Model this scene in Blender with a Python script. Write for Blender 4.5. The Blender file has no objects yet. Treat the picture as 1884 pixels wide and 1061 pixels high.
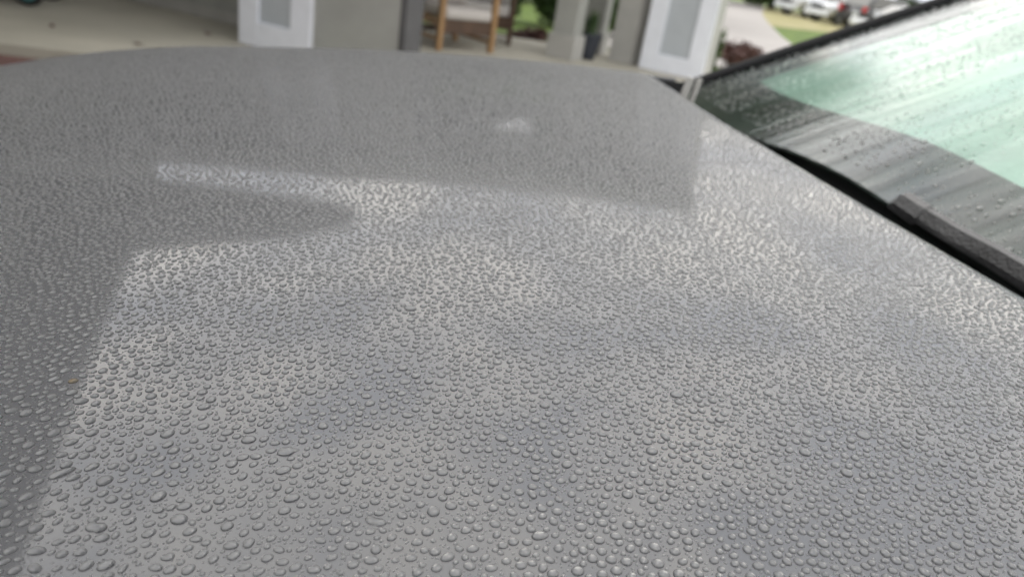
import bpy, bmesh, math, random
import numpy as np
from mathutils import Vector, Matrix

random.seed(7)
RNG = np.random.default_rng(7)
S = bpy.context.scene
COL = S.collection
R_ = math.radians

# ------------------------------------------------------------------ camera
CAM_H = 1.22
cam_d = bpy.data.cameras.new('camera')
cam = bpy.data.objects.new('camera', cam_d)
COL.objects.link(cam)
S.camera = cam
cam_d.sensor_width = 36.0
cam_d.lens = 26.18
cam_d.clip_start = 0.01
cam_d.clip_end = 2000
right = Vector((0.98655061, 0.06771341, 0.14877094))
up = Vector((-0.16345610, 0.40868898, 0.89791727))
back = Vector((0.0, -0.91015834, 0.41426053))
M = Matrix((right, up, back)).transposed().to_4x4()
M.translation = Vector((0, 0, CAM_H))
cam.matrix_world = M
cam_d.dof.use_dof = True
cam_d.dof.focus_distance = 0.335
cam_d.dof.aperture_fstop = 8.5

# ------------------------------------------------------------------ sky, sun, exposure
SUN_EL, SUN_AZ = R_(70), R_(12)        # azimuth from +Y towards +X
world = bpy.data.worlds.new('World')
S.world = world
world.use_nodes = True
wn, wl = world.node_tree.nodes, world.node_tree.links
wn.clear()
w_out = wn.new('ShaderNodeOutputWorld')
w_bg = wn.new('ShaderNodeBackground')
w_bg.inputs['Strength'].default_value = 0.1
w_sky = wn.new('ShaderNodeTexSky')
w_sky.sky_type = 'NISHITA'
w_sky.sun_disc = False
w_sky.sun_elevation = SUN_EL
w_sky.sun_rotation = SUN_AZ
w_sky.dust_density = 2.0
w_tc = wn.new('ShaderNodeTexCoord')
w_map = wn.new('ShaderNodeMapping')
w_map.inputs['Scale'].default_value = (1.0, 1.0, 2.2)
w_map.inputs['Location'].default_value = (42.47, 22.01, 10.23)
w_no = wn.new('ShaderNodeTexNoise')
w_no.inputs['Scale'].default_value = 2.3
w_no.inputs['Detail'].default_value = 7
w_no.inputs['Roughness'].default_value = 0.55
w_no.inputs['Distortion'].default_value = 0.35
w_no2 = wn.new('ShaderNodeTexNoise')
w_no2.inputs['Scale'].default_value = 5.1
w_no2.inputs['Detail'].default_value = 6
w_cov = wn.new('ShaderNodeMapRange')                 # cloud cover: nearly closed
w_cov.inputs['From Min'].default_value = 0.34
w_cov.inputs['From Max'].default_value = 0.50
w_cov.inputs['To Min'].default_value = 0.85
w_cov.inputs['To Max'].default_value = 1.0
w_cr = wn.new('ShaderNodeValToRGB')                  # thick grey to thin warm bright cloud
w_cr.color_ramp.elements[0].position = 0.40
w_cr.color_ramp.elements[0].color = (0.58, 0.598, 0.64, 1)
w_cr.color_ramp.elements[1].position = 0.62
w_cr.color_ramp.elements[1].color = (1.07, 1.03, 0.96, 1)
w_mul = wn.new('ShaderNodeVectorMath')
w_mul.operation = 'SCALE'
w_mix = wn.new('ShaderNodeMix')
w_mix.data_type = 'RGBA'
wl.new(w_tc.outputs['Generated'], w_map.inputs['Vector'])
wl.new(w_map.outputs['Vector'], w_no.inputs['Vector'])
wl.new(w_map.outputs['Vector'], w_no2.inputs['Vector'])
wl.new(w_no.outputs['Fac'], w_cov.inputs['Value'])
wl.new(w_no2.outputs['Fac'], w_cr.inputs['Fac'])
w_dot = wn.new('ShaderNodeVectorMath')                # cloud is brighter towards the veiled sun
w_dot.operation = 'DOT_PRODUCT'
w_dot.inputs[1].default_value = (math.cos(SUN_EL) * math.sin(SUN_AZ), math.cos(SUN_EL) * math.cos(SUN_AZ), math.sin(SUN_EL))
w_glow = wn.new('ShaderNodeMapRange')
w_glow.inputs['From Min'].default_value = 0.1
w_glow.inputs['From Max'].default_value = 1.0
w_glow.inputs['To Min'].default_value = 19.5
w_glow.inputs['To Max'].default_value = 32.0
w_glow.interpolation_type = 'SMOOTHSTEP'
wl.new(w_tc.outputs['Generated'], w_dot.inputs[0])
wl.new(w_dot.outputs['Value'], w_glow.inputs['Value'])
wl.new(w_glow.outputs['Result'], w_mul.inputs['Scale'])
wl.new(w_cr.outputs['Color'], w_mul.inputs[0])
wl.new(w_cov.outputs['Result'], w_mix.inputs['Factor'])
wl.new(w_sky.outputs['Color'], w_mix.inputs['A'])
wl.new(w_mul.outputs['Vector'], w_mix.inputs['B'])
wl.new(w_mix.outputs['Result'], w_bg.inputs['Color'])
wl.new(w_bg.outputs['Background'], w_out.inputs['Surface'])

sun_d = bpy.data.lights.new('sun', 'SUN')
sun_d.energy = 0.6
sun_d.angle = R_(18)
sun_d.color = (1.0, 0.95, 0.88)
sun = bpy.data.objects.new('sun', sun_d)
COL.objects.link(sun)
sdir = Vector((math.cos(SUN_EL) * math.sin(SUN_AZ), math.cos(SUN_EL) * math.cos(SUN_AZ), math.sin(SUN_EL)))
sun.rotation_euler = (-sdir).to_track_quat('-Z', 'Y').to_euler()
sun.location = (0, 0, 30)

S.view_settings.view_transform = 'Standard'
S.view_settings.look = 'None'
S.view_settings.exposure = 0.05
S.view_settings.gamma = 1.0
S.view_settings.use_curve_mapping = False
S.render.engine = 'CYCLES'
S.cycles.max_bounces = 7
S.cycles.transmission_bounces = 5
S.cycles.transparent_max_bounces = 12
S.cycles.sample_clamp_indirect = 8.0
S.cycles.use_denoising = True

# ------------------------------------------------------------------ materials
MATS = {}


def new_mat(name):
    m = bpy.data.materials.new(name)
    m.use_nodes = True
    MATS[name] = m
    nt = m.node_tree
    return m, nt.nodes, nt.links, nt.nodes['Principled BSDF']


def pmat(name, col, rough=0.6, var=0.12, scale=12.0, bump=0.0, bscale=80.0, metallic=0.0, coat=0.0, spec=0.5, col2=None, stretch=(1, 1, 1)):
    """Principled material with noise-varied colour and optional fine relief."""
    m, n, l, b = new_mat(name)
    tc = n.new('ShaderNodeTexCoord')
    mp = n.new('ShaderNodeMapping')
    mp.inputs['Scale'].default_value = stretch
    no = n.new('ShaderNodeTexNoise')
    no.inputs['Scale'].default_value = scale
    no.inputs['Detail'].default_value = 6
    cr = n.new('ShaderNodeValToRGB')
    c2 = col2 if col2 else tuple(min(1, c * (1 + var)) for c in col)
    c1 = col if col2 else tuple(c * (1 - var) for c in col)
    cr.color_ramp.elements[0].position = 0.35
    cr.color_ramp.elements[1].position = 0.65
    cr.color_ramp.elements[0].color = (*c1, 1)
    cr.color_ramp.elements[1].color = (*c2, 1)
    l.new(tc.outputs['Object'], mp.inputs['Vector'])
    l.new(mp.outputs['Vector'], no.inputs['Vector'])
    l.new(no.outputs['Fac'], cr.inputs['Fac'])
    l.new(cr.outputs['Color'], b.inputs['Base Color'])
    b.inputs['Roughness'].default_value = rough
    b.inputs['Metallic'].default_value = metallic
    b.inputs['Coat Weight'].default_value = coat
    b.inputs['Specular IOR Level'].default_value = spec
    if bump > 0:
        nb = n.new('ShaderNodeTexNoise')
        nb.inputs['Scale'].default_value = bscale
        nb.inputs['Detail'].default_value = 4
        bp = n.new('ShaderNodeBump')
        bp.inputs['Strength'].default_value = bump
        bp.inputs['Distance'].default_value = 0.01
        l.new(mp.outputs['Vector'], nb.inputs['Vector'])
        l.new(nb.outputs['Fac'], bp.inputs['Height'])
        l.new(bp.outputs['Normal'], b.inputs['Normal'])
    return m


def paint_mat():
    """Grey car paint under a clear coat misted with micro droplets."""
    m, n, l, b = new_mat('grey_car_paint')
    tc = n.new('ShaderNodeTexCoord')
    no = n.new('ShaderNodeTexNoise')
    no.inputs['Scale'].default_value = 3.0
    no.inputs['Detail'].default_value = 4
    cr = n.new('ShaderNodeValToRGB')
    cr.color_ramp.elements[0].color = (0.060, 0.0615, 0.066, 1)
    cr.color_ramp.elements[1].color = (0.068, 0.0695, 0.074, 1)
    l.new(tc.outputs['Object'], no.inputs['Vector'])
    l.new(no.outputs['Fac'], cr.inputs['Fac'])
    l.new(cr.outputs['Color'], b.inputs['Base Color'])
    b.inputs['Metallic'].default_value = 0.15
    b.inputs['Specular IOR Level'].default_value = 0.1
    b.inputs['Roughness'].default_value = 0.48
    b.inputs['Coat Weight'].default_value = 1.0
    b.inputs['Coat Roughness'].default_value = 0.015
    b.inputs['Coat IOR'].default_value = 1.52
    vo = n.new('ShaderNodeTexVoronoi')
    vo.inputs['Scale'].default_value = 1300.0
    vo.feature = 'SMOOTH_F1'
    nz = n.new('ShaderNodeTexNoise')
    nz.inputs['Scale'].default_value = 700.0
    nz.inputs['Detail'].default_value = 3
    l.new(tc.outputs['Object'], vo.inputs['Vector'])
    l.new(tc.outputs['Object'], nz.inputs['Vector'])
    mu = n.new('ShaderNodeMath')
    mu.operation = 'MULTIPLY'
    l.new(vo.outputs['Distance'], mu.inputs[0])
    l.new(nz.outputs['Fac'], mu.inputs[1])
    bp = n.new('ShaderNodeBump')
    bp.inputs['Strength'].default_value = 0.04
    bp.inputs['Distance'].default_value = 0.0003
    bp.invert = True
    l.new(mu.outputs[0], bp.inputs['Height'])
    l.new(bp.outputs['Normal'], b.inputs['Coat Normal'])
    return m


def water_mat(name='rain_water', tint=(1, 1, 1)):
    """Clear water: refraction below a sharp Fresnel reflection."""
    m, n, l, b = new_mat(name)
    out = n['Material Output']
    n.remove(b)
    fr = n.new('ShaderNodeFresnel')
    fr.inputs['IOR'].default_value = 1.333
    rf = n.new('ShaderNodeBsdfRefraction')
    rf.inputs['Color'].default_value = (*tint, 1)
    rf.inputs['IOR'].default_value = 1.22
    rf.inputs['Roughness'].default_value = 0.30
    gl = n.new('ShaderNodeBsdfGlossy')
    gl.inputs['Color'].default_value = (1, 1, 1, 1)
    gl.inputs['Roughness'].default_value = 0.04
    no = n.new('ShaderNodeTexNoise')
    no.inputs['Scale'].default_value = 260.0
    mr = n.new('ShaderNodeMapRange')
    mr.inputs['To Min'].default_value = 0.01
    mr.inputs['To Max'].default_value = 0.07
    tc = n.new('ShaderNodeTexCoord')
    l.new(tc.outputs['Object'], no.inputs['Vector'])
    l.new(no.outputs['Fac'], mr.inputs['Value'])
    l.new(mr.outputs['Result'], gl.inputs['Roughness'])
    mx = n.new('ShaderNodeMixShader')
    l.new(fr.outputs['Fac'], mx.inputs['Fac'])
    l.new(rf.outputs['BSDF'], mx.inputs[1])
    l.new(gl.outputs['BSDF'], mx.inputs[2])
    l.new(mx.outputs['Shader'], out.inputs['Surface'])
    return m


def glass_mat():
    """Green-tinted laminated windscreen, wet: streaks of water run down the slope."""
    m, n, l, b = new_mat('wet_windscreen_glass')
    out = n['Material Output']
    n.remove(b)
    uv = n.new('ShaderNodeUVMap')
    uv.uv_map = 'UVMap'
    mp = n.new('ShaderNodeMapping')
    mp.inputs['Scale'].default_value = (1.0, 0.09, 1.0)
    l.new(uv.outputs['UV'], mp.inputs['Vector'])
    no = n.new('ShaderNodeTexNoise')
    no.inputs['Scale'].default_value = 42.0
    no.inputs['Detail'].default_value = 5
    no.inputs['Distortion'].default_value = 0.25
    l.new(mp.outputs['Vector'], no.inputs['Vector'])
    mp2 = n.new('ShaderNodeMapping')
    mp2.inputs['Scale'].default_value = (1.0, 0.6, 1.0)
    l.new(uv.outputs['UV'], mp2.inputs['Vector'])
    nf = n.new('ShaderNodeTexNoise')
    nf.inputs['Scale'].default_value = 420.0
    nf.inputs['Detail'].default_value = 3
    l.new(mp2.outputs['Vector'], nf.inputs['Vector'])
    bp = n.new('ShaderNodeBump')
    bp.inputs['Strength'].default_value = 0.6
    bp.inputs['Distance'].default_value = 0.0012
    l.new(no.outputs['Fac'], bp.inputs['Height'])
    bp2 = n.new('ShaderNodeBump')
    bp2.inputs['Strength'].default_value = 0.5
    bp2.inputs['Distance'].default_value = 0.0003
    l.new(nf.outputs['Fac'], bp2.inputs['Height'])
    l.new(bp.outputs['Normal'], bp2.inputs['Normal'])
    gl = n.new('ShaderNodeBsdfGlossy')
    gl.inputs['Color'].default_value = (1, 1, 1, 1)
    gr = n.new('ShaderNodeMapRange')
    gr.inputs['From Min'].default_value = 0.4
    gr.inputs['From Max'].default_value = 0.62
    gr.inputs['To Min'].default_value = 0.02
    gr.inputs['To Max'].default_value = 0.10
    l.new(no.outputs['Fac'], gr.inputs['Value'])
    l.new(gr.outputs['Result'], gl.inputs['Roughness'])
    l.new(bp2.outputs['Normal'], gl.inputs['Normal'])
    tr = n.new('ShaderNodeBsdfTransparent')
    tr.inputs['Color'].default_value = (0.74, 0.955, 0.855, 1)
    fr = n.new('ShaderNodeFresnel')
    fr.inputs['IOR'].default_value = 1.75
    mx = n.new('ShaderNodeMixShader')
    sk = n.new('ShaderNodeMapRange')          # runs of water break up the mirror
    sk.inputs['From Min'].default_value = 0.38
    sk.inputs['From Max'].default_value = 0.62
    sk.inputs['To Min'].default_value = 1.1
    sk.inputs['To Max'].default_value = 0.68
    l.new(no.outputs['Fac'], sk.inputs['Value'])
    mm = n.new('ShaderNodeMath')
    mm.operation = 'MULTIPLY'
    mm.use_clamp = True
    l.new(fr.outputs['Fac'], mm.inputs[0])
    l.new(sk.outputs['Result'], mm.inputs[1])
    l.new(mm.outputs[0], mx.inputs['Fac'])
    l.new(tr.outputs['BSDF'], mx.inputs[1])
    l.new(gl.outputs['BSDF'], mx.inputs[2])
    l.new(mx.outputs['Shader'], out.inputs['Surface'])
    return m


def brick_floor_mat():
    m, n, l, b = new_mat('brick_paver_field')
    tc = n.new('ShaderNodeTexCoord')
    br = n.new('ShaderNodeTexBrick')
    br.inputs['Scale'].default_value = 1.0
    br.inputs['Brick Width'].default_value = 0.2
    br.inputs['Row Height'].default_value = 0.1
    br.inputs['Mortar Size'].default_value = 0.004
    br.inputs['Color1'].default_value = (0.17, 0.085, 0.075, 1)
    br.inputs['Color2'].default_value = (0.12, 0.075, 0.07, 1)
    br.inputs['Mortar'].default_value = (0.10, 0.085, 0.07, 1)
    l.new(tc.outputs['Object'], br.inputs['Vector'])
    l.new(br.outputs['Color'], b.inputs['Base Color'])
    b.inputs['Roughness'].default_value = 0.55
    return m


PAINT = paint_mat()
WATER = water_mat()
WATER_TAN = water_mat('silty_rain_water', (0.97, 0.86, 0.70))
GLASS = glass_mat()
PAVER_FIELD = brick_floor_mat()
PAVER = pmat('brick_paver', (0.15, 0.078, 0.07), 0.6, 0.25, 5, 0.3, 120)
BLACK = pmat('black_plastic', (0.012, 0.012, 0.013), 0.42, 0.2, 30, 0.15, 400)
SEAL = pmat('matt_black_seal', (0.006, 0.006, 0.007), 0.65, 0.2, 40, 0.1, 300, spec=0.2)
RUBBER = pmat('wiper_rubber', (0.02, 0.02, 0.021), 0.33, 0.25, 60, 0.2, 300)
FRIT = pmat('black_ceramic_frit', (0.005, 0.005, 0.005), 0.5, 0.1, 20)
SHADE = pmat('silver_sunshade_foil', (0.50, 0.52, 0.51), 0.45, 0.12, 9, 0.35, 40, metallic=0.2)
DARK_GLASS = pmat('dark_side_glass', (0.012, 0.016, 0.015), 0.05, 0.1, 3, coat=1.0)
TYRE = pmat('tyre_rubber', (0.018, 0.018, 0.018), 0.75, 0.2, 30)
ALLOY = pmat('alloy_rim', (0.45, 0.46, 0.47), 0.3, 0.1, 20, metallic=0.8)
LAMP_CLEAR = pmat('headlamp_lens', (0.55, 0.57, 0.6), 0.1, 0.15, 30, coat=1.0)
LAMP_RED = pmat('red_lamp_lens', (0.42, 0.012, 0.018), 0.15, 0.1, 20, coat=1.0)
STUCCO = pmat('grey_stucco', (0.34, 0.345, 0.325), 0.9, 0.05, 4, 0.5, 160)
STUCCO_W = pmat('warm_grey_stucco', (0.40, 0.395, 0.375), 0.9, 0.06, 5, 0.5, 160)
INSET = pmat('pale_grey_panel', (0.43, 0.46, 0.49), 0.75, 0.03, 6, 0.2, 140)
WHITE = pmat('white_trim_paint', (0.76, 0.785, 0.85), 0.5, 0.03, 8, 0.05, 60)
SOFFIT = pmat('soffit_board', (0.22, 0.22, 0.215), 0.8, 0.05, 4, 0.2, 40)
END_SHADE = pmat('dark_grey_board', (0.075, 0.075, 0.078), 0.7, 0.1, 6, 0.2, 60)  # dark grey that carries the shade of the wall's end face
SHINGLE = pmat('dark_roof_shingle', (0.055, 0.053, 0.052), 0.9, 0.35, 14, 0.6, 40)
CONCRETE = pmat('porch_concrete', (0.40, 0.38, 0.32), 0.85, 0.08, 1.3, 0.25, 70)
ROAD = pmat('pale_road_concrete', (0.32, 0.302, 0.29), 0.9, 0.06, 0.6, 0.3, 40)
GRASS = pmat('lawn_grass', (0.065, 0.11, 0.018), 0.95, 0.3, 2.2, 0.8, 60, col2=(0.115, 0.17, 0.03))
DRY = pmat('dry_verge_grass', (0.23, 0.215, 0.085), 0.95, 0.2, 1.2, 0.6, 40, col2=(0.31, 0.28, 0.16))
MULCH = pmat('dark_mulch', (0.035, 0.020, 0.016), 0.95, 0.4, 20, 0.9, 90)
WOOD = pmat('teak_wood', (0.29, 0.17, 0.075), 0.55, 0.2, 8, 0.2, 60, stretch=(1, 1, 0.15))
WOOD_D = pmat('dark_stained_wood', (0.075, 0.042, 0.025), 0.6, 0.25, 8, 0.2, 60, stretch=(1, 1, 0.15))
CUSHION = pmat('taupe_cushion_fabric', (0.50, 0.47, 0.445), 0.95, 0.05, 30, 0.3, 500)
CUSHION_W = pmat('pale_cushion_fabric', (0.55, 0.53, 0.51), 0.95, 0.05, 30, 0.3, 500)
POT = pmat('slate_blue_pot_glaze', (0.028, 0.033, 0.045), 0.45, 0.15, 10, 0.1, 50)
LEAF = pmat('green_leaf', (0.045, 0.085, 0.02), 0.6, 0.35, 3, col2=(0.10, 0.16, 0.035))
LEAF_D = pmat('dark_green_leaf', (0.022, 0.048, 0.014), 0.65, 0.35, 3, col2=(0.05, 0.09, 0.02))
LEAF_R = pmat('dark_red_leaf', (0.06, 0.022, 0.02), 0.65, 0.3, 6, col2=(0.12, 0.05, 0.04))
BARK = pmat('tree_bark', (0.10, 0.085, 0.07), 0.9, 0.3, 10, 0.8, 40)
VWHITE = pmat('white_vehicle_paint', (0.72, 0.74, 0.78), 0.35, 0.03, 2, coat=1.0)
VBLACK = pmat('black_vehicle_paint', (0.016, 0.017, 0.02), 0.3, 0.1, 2, coat=1.0)
TEAL = pmat('teal_plastic', (0.05, 0.20, 0.19), 0.45, 0.1, 20)

# ------------------------------------------------------------------ helpers


def link(name, me, mat=None, parent=None):
    o = bpy.data.objects.new(name, me)
    COL.objects.link(o)
    if mat and me is not None and not me.materials:
        me.materials.append(mat)
    if parent:
        o.parent = parent
    return o


def mesh(name, verts, faces, mat=None, parent=None, smooth=False):
    me = bpy.data.meshes.new(name)
    me.from_pydata([tuple(v) for v in verts], [], faces)
    if smooth:
        me.polygons.foreach_set('use_smooth', [True] * len(me.polygons))
    me.update()
    return link(name, me, mat, parent)


def from_bm(name, bm, mat, parent=None, smooth=False):
    me = bpy.data.meshes.new(name)
    bmesh.ops.recalc_face_normals(bm, faces=bm.faces)
    bm.to_mesh(me)
    bm.free()
    if smooth:
        me.polygons.foreach_set('use_smooth', [True] * len(me.polygons))
    return link(name, me, mat, parent)


def empty(name, loc=(0, 0, 0), rz=0.0):
    o = bpy.data.objects.new(name, None)
    o.empty_display_size = 0.2
    COL.objects.link(o)
    o.location = loc
    o.rotation_euler = (0, 0, rz)
    return o


def tag(o, label, cat, group=None):
    o['label'] = label
    o['category'] = cat
    if group:
        o['group'] = group
    return o


def structure(o):
    o['kind'] = 'structure'
    return o


def bm_box(bm, c, size, rz=0.0, bevel=0.0, tilt=None):
    r = bmesh.ops.create_cube(bm, size=1.0)
    vs = r['verts']
    mt = Matrix.Translation(c) @ Matrix.Rotation(rz, 4, 'Z')
    if tilt:
        mt = mt @ tilt
    mt = mt @ Matrix.Diagonal((*size, 1))
    bmesh.ops.transform(bm, matrix=mt, verts=vs)
    if bevel > 0:
        es = list({e for v in vs for e in v.link_edges})
        bmesh.ops.bevel(bm, geom=es, offset=bevel, segments=2, affect='EDGES', profile=0.7)
    return bm


def box(name, c, size, mat, parent=None, rz=0.0, bevel=0.0, tilt=None):
    bm = bmesh.new()
    bm_box(bm, c, size, rz, bevel, tilt)
    return from_bm(name, bm, mat, parent)


def prism(name, poly, z0, z1, mat, parent=None, bevel=0.0):
    """Vertical prism over a plan polygon."""
    bm = bmesh.new()
    n = len(poly)
    lo = [bm.verts.new((p[0], p[1], z0 if not callable(z0) else z0(*p))) for p in poly]
    hi = [bm.verts.new((p[0], p[1], z1 if not callable(z1) else z1(*p))) for p in poly]
    bm.faces.new(lo[::-1])
    bm.faces.new(hi)
    for i in range(n):
        bm.faces.new((lo[i], lo[(i + 1) % n], hi[(i + 1) % n], hi[i]))
    if bevel:
        bmesh.ops.bevel(bm, geom=list(bm.edges), offset=bevel, segments=2, affect='EDGES')
    return from_bm(name, bm, mat, parent)


def tube(bm, pts, rad, seg=8):
    """Swept tube through points; rad number or list."""
    rings = []
    for i, p in enumerate(pts):
        p = Vector(p)
        a = Vector(pts[max(i - 1, 0)])
        b = Vector(pts[min(i + 1, len(pts) - 1)])
        d = (b - a).normalized()
        q = d.to_track_quat('Z', 'Y')
        r = rad[i] if isinstance(rad, (list, tuple)) else rad
        rings.append([bm.verts.new(p + q @ Vector((r * math.cos(t), r * math.sin(t), 0))) for t in [2 * math.pi * k / seg for k in range(seg)]])
    for A, B in zip(rings, rings[1:]):
        for k in range(seg):
            bm.faces.new((A[k], A[(k + 1) % seg], B[(k + 1) % seg], B[k]))
    bm.faces.new(rings[0][::-1])
    bm.faces.new(rings[-1])


def leaf_cloud(clumps, n, size, seed, flat=0.5):
    """Many small leaf faces spread through ellipsoid clumps [(c, r)], more near the surface."""
    g = np.random.default_rng(seed)
    C = np.array([c for c, r in clumps], float)
    Rr = np.array([r for c, r in clumps], float)
    w = Rr.prod(1) ** (2 / 3)
    idx = g.choice(len(C), n, p=w / w.sum())
    d = g.normal(size=(n, 3))
    d /= np.linalg.norm(d, axis=1)[:, None]
    P = C[idx] + d * Rr[idx] * (g.random((n, 1)) ** 0.4)
    a = g.normal(size=(n, 3))
    a /= np.linalg.norm(a, axis=1)[:, None]
    b = np.cross(a, d + 0.3 * g.normal(size=(n, 3)))
    b /= np.linalg.norm(b, axis=1)[:, None] + 1e-9
    s = size * (0.6 + 0.8 * g.random((n, 1)))
    V = np.stack([P - a * s, P + b * s * flat, P + a * s, P - b * s * flat], 1).reshape(-1, 3)
    F = np.arange(4 * n).reshape(n, 4)
    return V, F


def np_mesh(name, V, F, mat, parent=None, smooth=False):
    me = bpy.data.meshes.new(name)
    k = F.shape[1]
    me.vertices.add(len(V))
    me.vertices.foreach_set('co', np.asarray(V, np.float32).ravel())
    me.loops.add(F.size)
    me.loops.foreach_set('vertex_index', F.astype(np.int32).ravel())
    me.polygons.add(len(F))
    me.polygons.foreach_set('loop_start', (np.arange(len(F)) * k).astype(np.int32))
    if smooth:
        me.polygons.foreach_set('use_smooth', np.ones(len(F), bool))
    me.update(calc_edges=True)
    return link(name, me, mat, parent)


# house frame: E1 along the facade, E2 away from the car
E1 = Vector((0.927, -0.375, 0))
E2 = Vector((0.375, 0.927, 0))
HRZ = math.atan2(-0.375, 0.927)


def E(a, b, z=0.0):
    return E1 * a + E2 * b + Vector((0, 0, z))


# ------------------------------------------------------------------ the car's bonnet surface (u: towards the rear, v: across, away)
YAW = R_(12.15)
UR = Vector((math.cos(YAW), math.sin(YAW), 0))
VL = Vector((-math.sin(YAW), math.cos(YAW), 0))
HW, VC, U0 = 0.80, 0.769, 0.4444
U_FRONT = -0.86


def hood_z(u, v):
    s = (v - VC) / HW
    d = np.maximum(U0 - u, -0.3)
    fr = np.maximum(d - 0.8, 0)
    return CAM_H - 0.168 - 0.0284 * s ** 2 - 0.0101 * np.abs(s) ** 6 - 0.0177 * d - 0.075 * d * d - 0.245 * fr ** 2


def hood_rear(v):
    s = (v - VC) / HW
    return U0 + 0.1026 * s * s - 0.002


def hood_n(u, v):
    e = 1e-3
    zu = (hood_z(u + e, v) - hood_z(u - e, v)) / (2 * e)
    zv = (hood_z(u, v + e) - hood_z(u, v - e)) / (2 * e)
    n = np.stack([-zu, -zv, np.ones_like(zu)], -1)
    return n / np.linalg.norm(n, axis=-1, keepdims=True)


GROUND = -0.08
# the car is built in its own frame: x = u (rear), y = v, z up, turned by YAW about the world origin
car = empty('parked_car', (0, 0, 0), YAW)
tag(car, 'grey car beaded with rain in the foreground, bonnet and windscreen in view', 'car')


def front_u(v):
    s = (v - VC) / HW
    return U_FRONT + 0.10 * s * s + 0.10 * abs(s) ** 6


def build_bonnet():
    nu, nv = 150, 140
    V, F = [], []
    svals = np.linspace(-1, 1, nv)
    for j, s in enumerate(svals):
        v = VC + HW * s
        ur, uf = hood_rear(v), front_u(v)
        us = list(uf + (ur - uf) * np.linspace(0, 1, nu))
        for u in us:
            V.append((u, v, float(hood_z(u, v))))
    for j in range(nv - 1):
        for i in range(nu - 1):
            a = j * nu + i
            F.append((a, a + 1, a + nu + 1, a + nu))
    # rolled and folded hems all round
    ring = [i for i in range(nu)] + [j * nu + nu - 1 for j in range(1, nv)] + [(nv - 1) * nu + i for i in range(nu - 2, -1, -1)] + [j * nu for j in range(nv - 2, 0, -1)]
    prev = ring
    cx, cy = (U_FRONT + U0) / 2, VC
    for off, dz in ((0.0012, 0.0007), (0.0022, 0.0024), (0.0026, 0.005), (0.0022, 0.011), (-0.012, 0.0125)):
        cur = []
        for k in ring:
            x, y, z = V[k]
            ii, jj = k % nu, k // nu
            ox = (1 if ii == nu - 1 else (-1 if ii == 0 else 0))
            oy = (1 if jj == nv - 1 else (-1 if jj == 0 else 0))
            V.append((x + ox * off, y + oy * off, z - dz))
            cur.append(len(V) - 1)
        n = len(ring)
        for k in range(n):
            F.append((prev[k], cur[k], cur[(k + 1) % n], prev[(k + 1) % n]))
        prev = cur
    o = mesh('bonnet', V, F, PAINT, car, smooth=True)
    bm = bmesh.new()
    bm.from_mesh(o.data)
    bmesh.ops.recalc_face_normals(bm, faces=bm.faces)
    bm.to_mesh(o.data)
    bm.free()
    o['label'] = 'rain-beaded grey bonnet'
    return o


build_bonnet()


# --- fenders and body sides
def fender(sgn):
    """Front wing beside the bonnet: rolls over from the shut line and drops to the wheel arch."""
    us = np.linspace(-0.70, 0.62, 60)
    V, F = [], []
    prof = [(0.004, -0.012), (0.004, -0.003), (0.006, -0.001)] + [(0.006 + 0.10 * math.sin(t), -0.001 - 0.20 * (1 - math.cos(t))) for t in np.linspace(0.12, math.pi / 2, 10)]
    prof += [(0.112, -0.30), (0.118, -0.38)]
    for u in us:
        v0 = VC + sgn * HW
        fr = max(0, (-0.42 - u)) * 0.9
        z0 = float(hood_z(u, VC + HW))
        zs = z0 - 0.38
        arch = 0.0
        d = abs(u + 0.10)
        low = 0.42
        if d < 0.40:
            low = max(low, GROUND + 0.36 + math.sqrt(max(0, 0.40 ** 2 - d ** 2)))
        for a, dz in prof:
            V.append((u, v0 + sgn * (a - fr * a * 1.2), z0 + dz))
        V.append((u, v0 + sgn * (0.118 - fr * 0.1), low + (0.18 if False else 0)))
        V.append((u, v0 + sgn * (0.07 - fr * 0.1), low))
    k = len(prof) + 2
    for i in range(len(us) - 1):
        for j in range(k - 1):
            a = i * k + j
            F.append((a, a + 1, a + k + 1, a + k) if sgn > 0 else (a, a + k, a + k + 1, a + 1))
    return mesh('fender', V, F, PAINT, car, smooth=True)


fender(1)
fender(-1)


def front_end():
    V, F = [], []
    zs = [(0.0, -0.02), (-0.012, -0.04), (-0.03, -0.09), (-0.04, -0.16), (-0.035, -0.26), (-0.06, -0.32), (-0.055, -0.45), (0.0, -0.55)]
    sv = np.linspace(-1.1, 1.1, 50)
    for s in sv:
        v = VC + HW * s
        sc = min(abs(s), 1.0)
        uf = front_u(VC + HW * sc * math.copysign(1, s)) + max(0, abs(s) - 1) * 1.2
        z0 = float(hood_z(front_u(VC + HW * sc), VC + HW * sc))
        for du, dz in zs:
            V.append((uf + du, v, z0 + dz))
    k = len(zs)
    for i in range(len(sv) - 1):
        for j in range(k - 1):
            a = i * k + j
            F.append((a, a + 1, a + k + 1, a + k))
    mesh('bumper', V, F, PAINT, car, smooth=True)
    g = empty('grille', (U_FRONT - 0.022, VC, float(hood_z(U_FRONT, VC)) - 0.2))
    g.parent = car
    gm = box('grille_surround', (0, 0, 0), (0.05, 0.62, 0.2), BLACK, g, bevel=0.012)
    for i in range(6):
        box('grille_slat', (-0.026, 0, -0.08 + i * 0.032), (0.012, 0.58, 0.01), ALLOY, g)
    for s in (-1, 1):
        o = box('headlight', (front_u(VC + 0.60 * s) + 0.045, VC + s * 0.60, float(hood_z(U_FRONT + 0.1, VC + 0.66)) - 0.10), (0.15, 0.30, 0.075), LAMP_CLEAR, car, rz=-s * 0.28, bevel=0.03)


front_end()

# --- windscreen
TH = R_(28.3)


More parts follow.
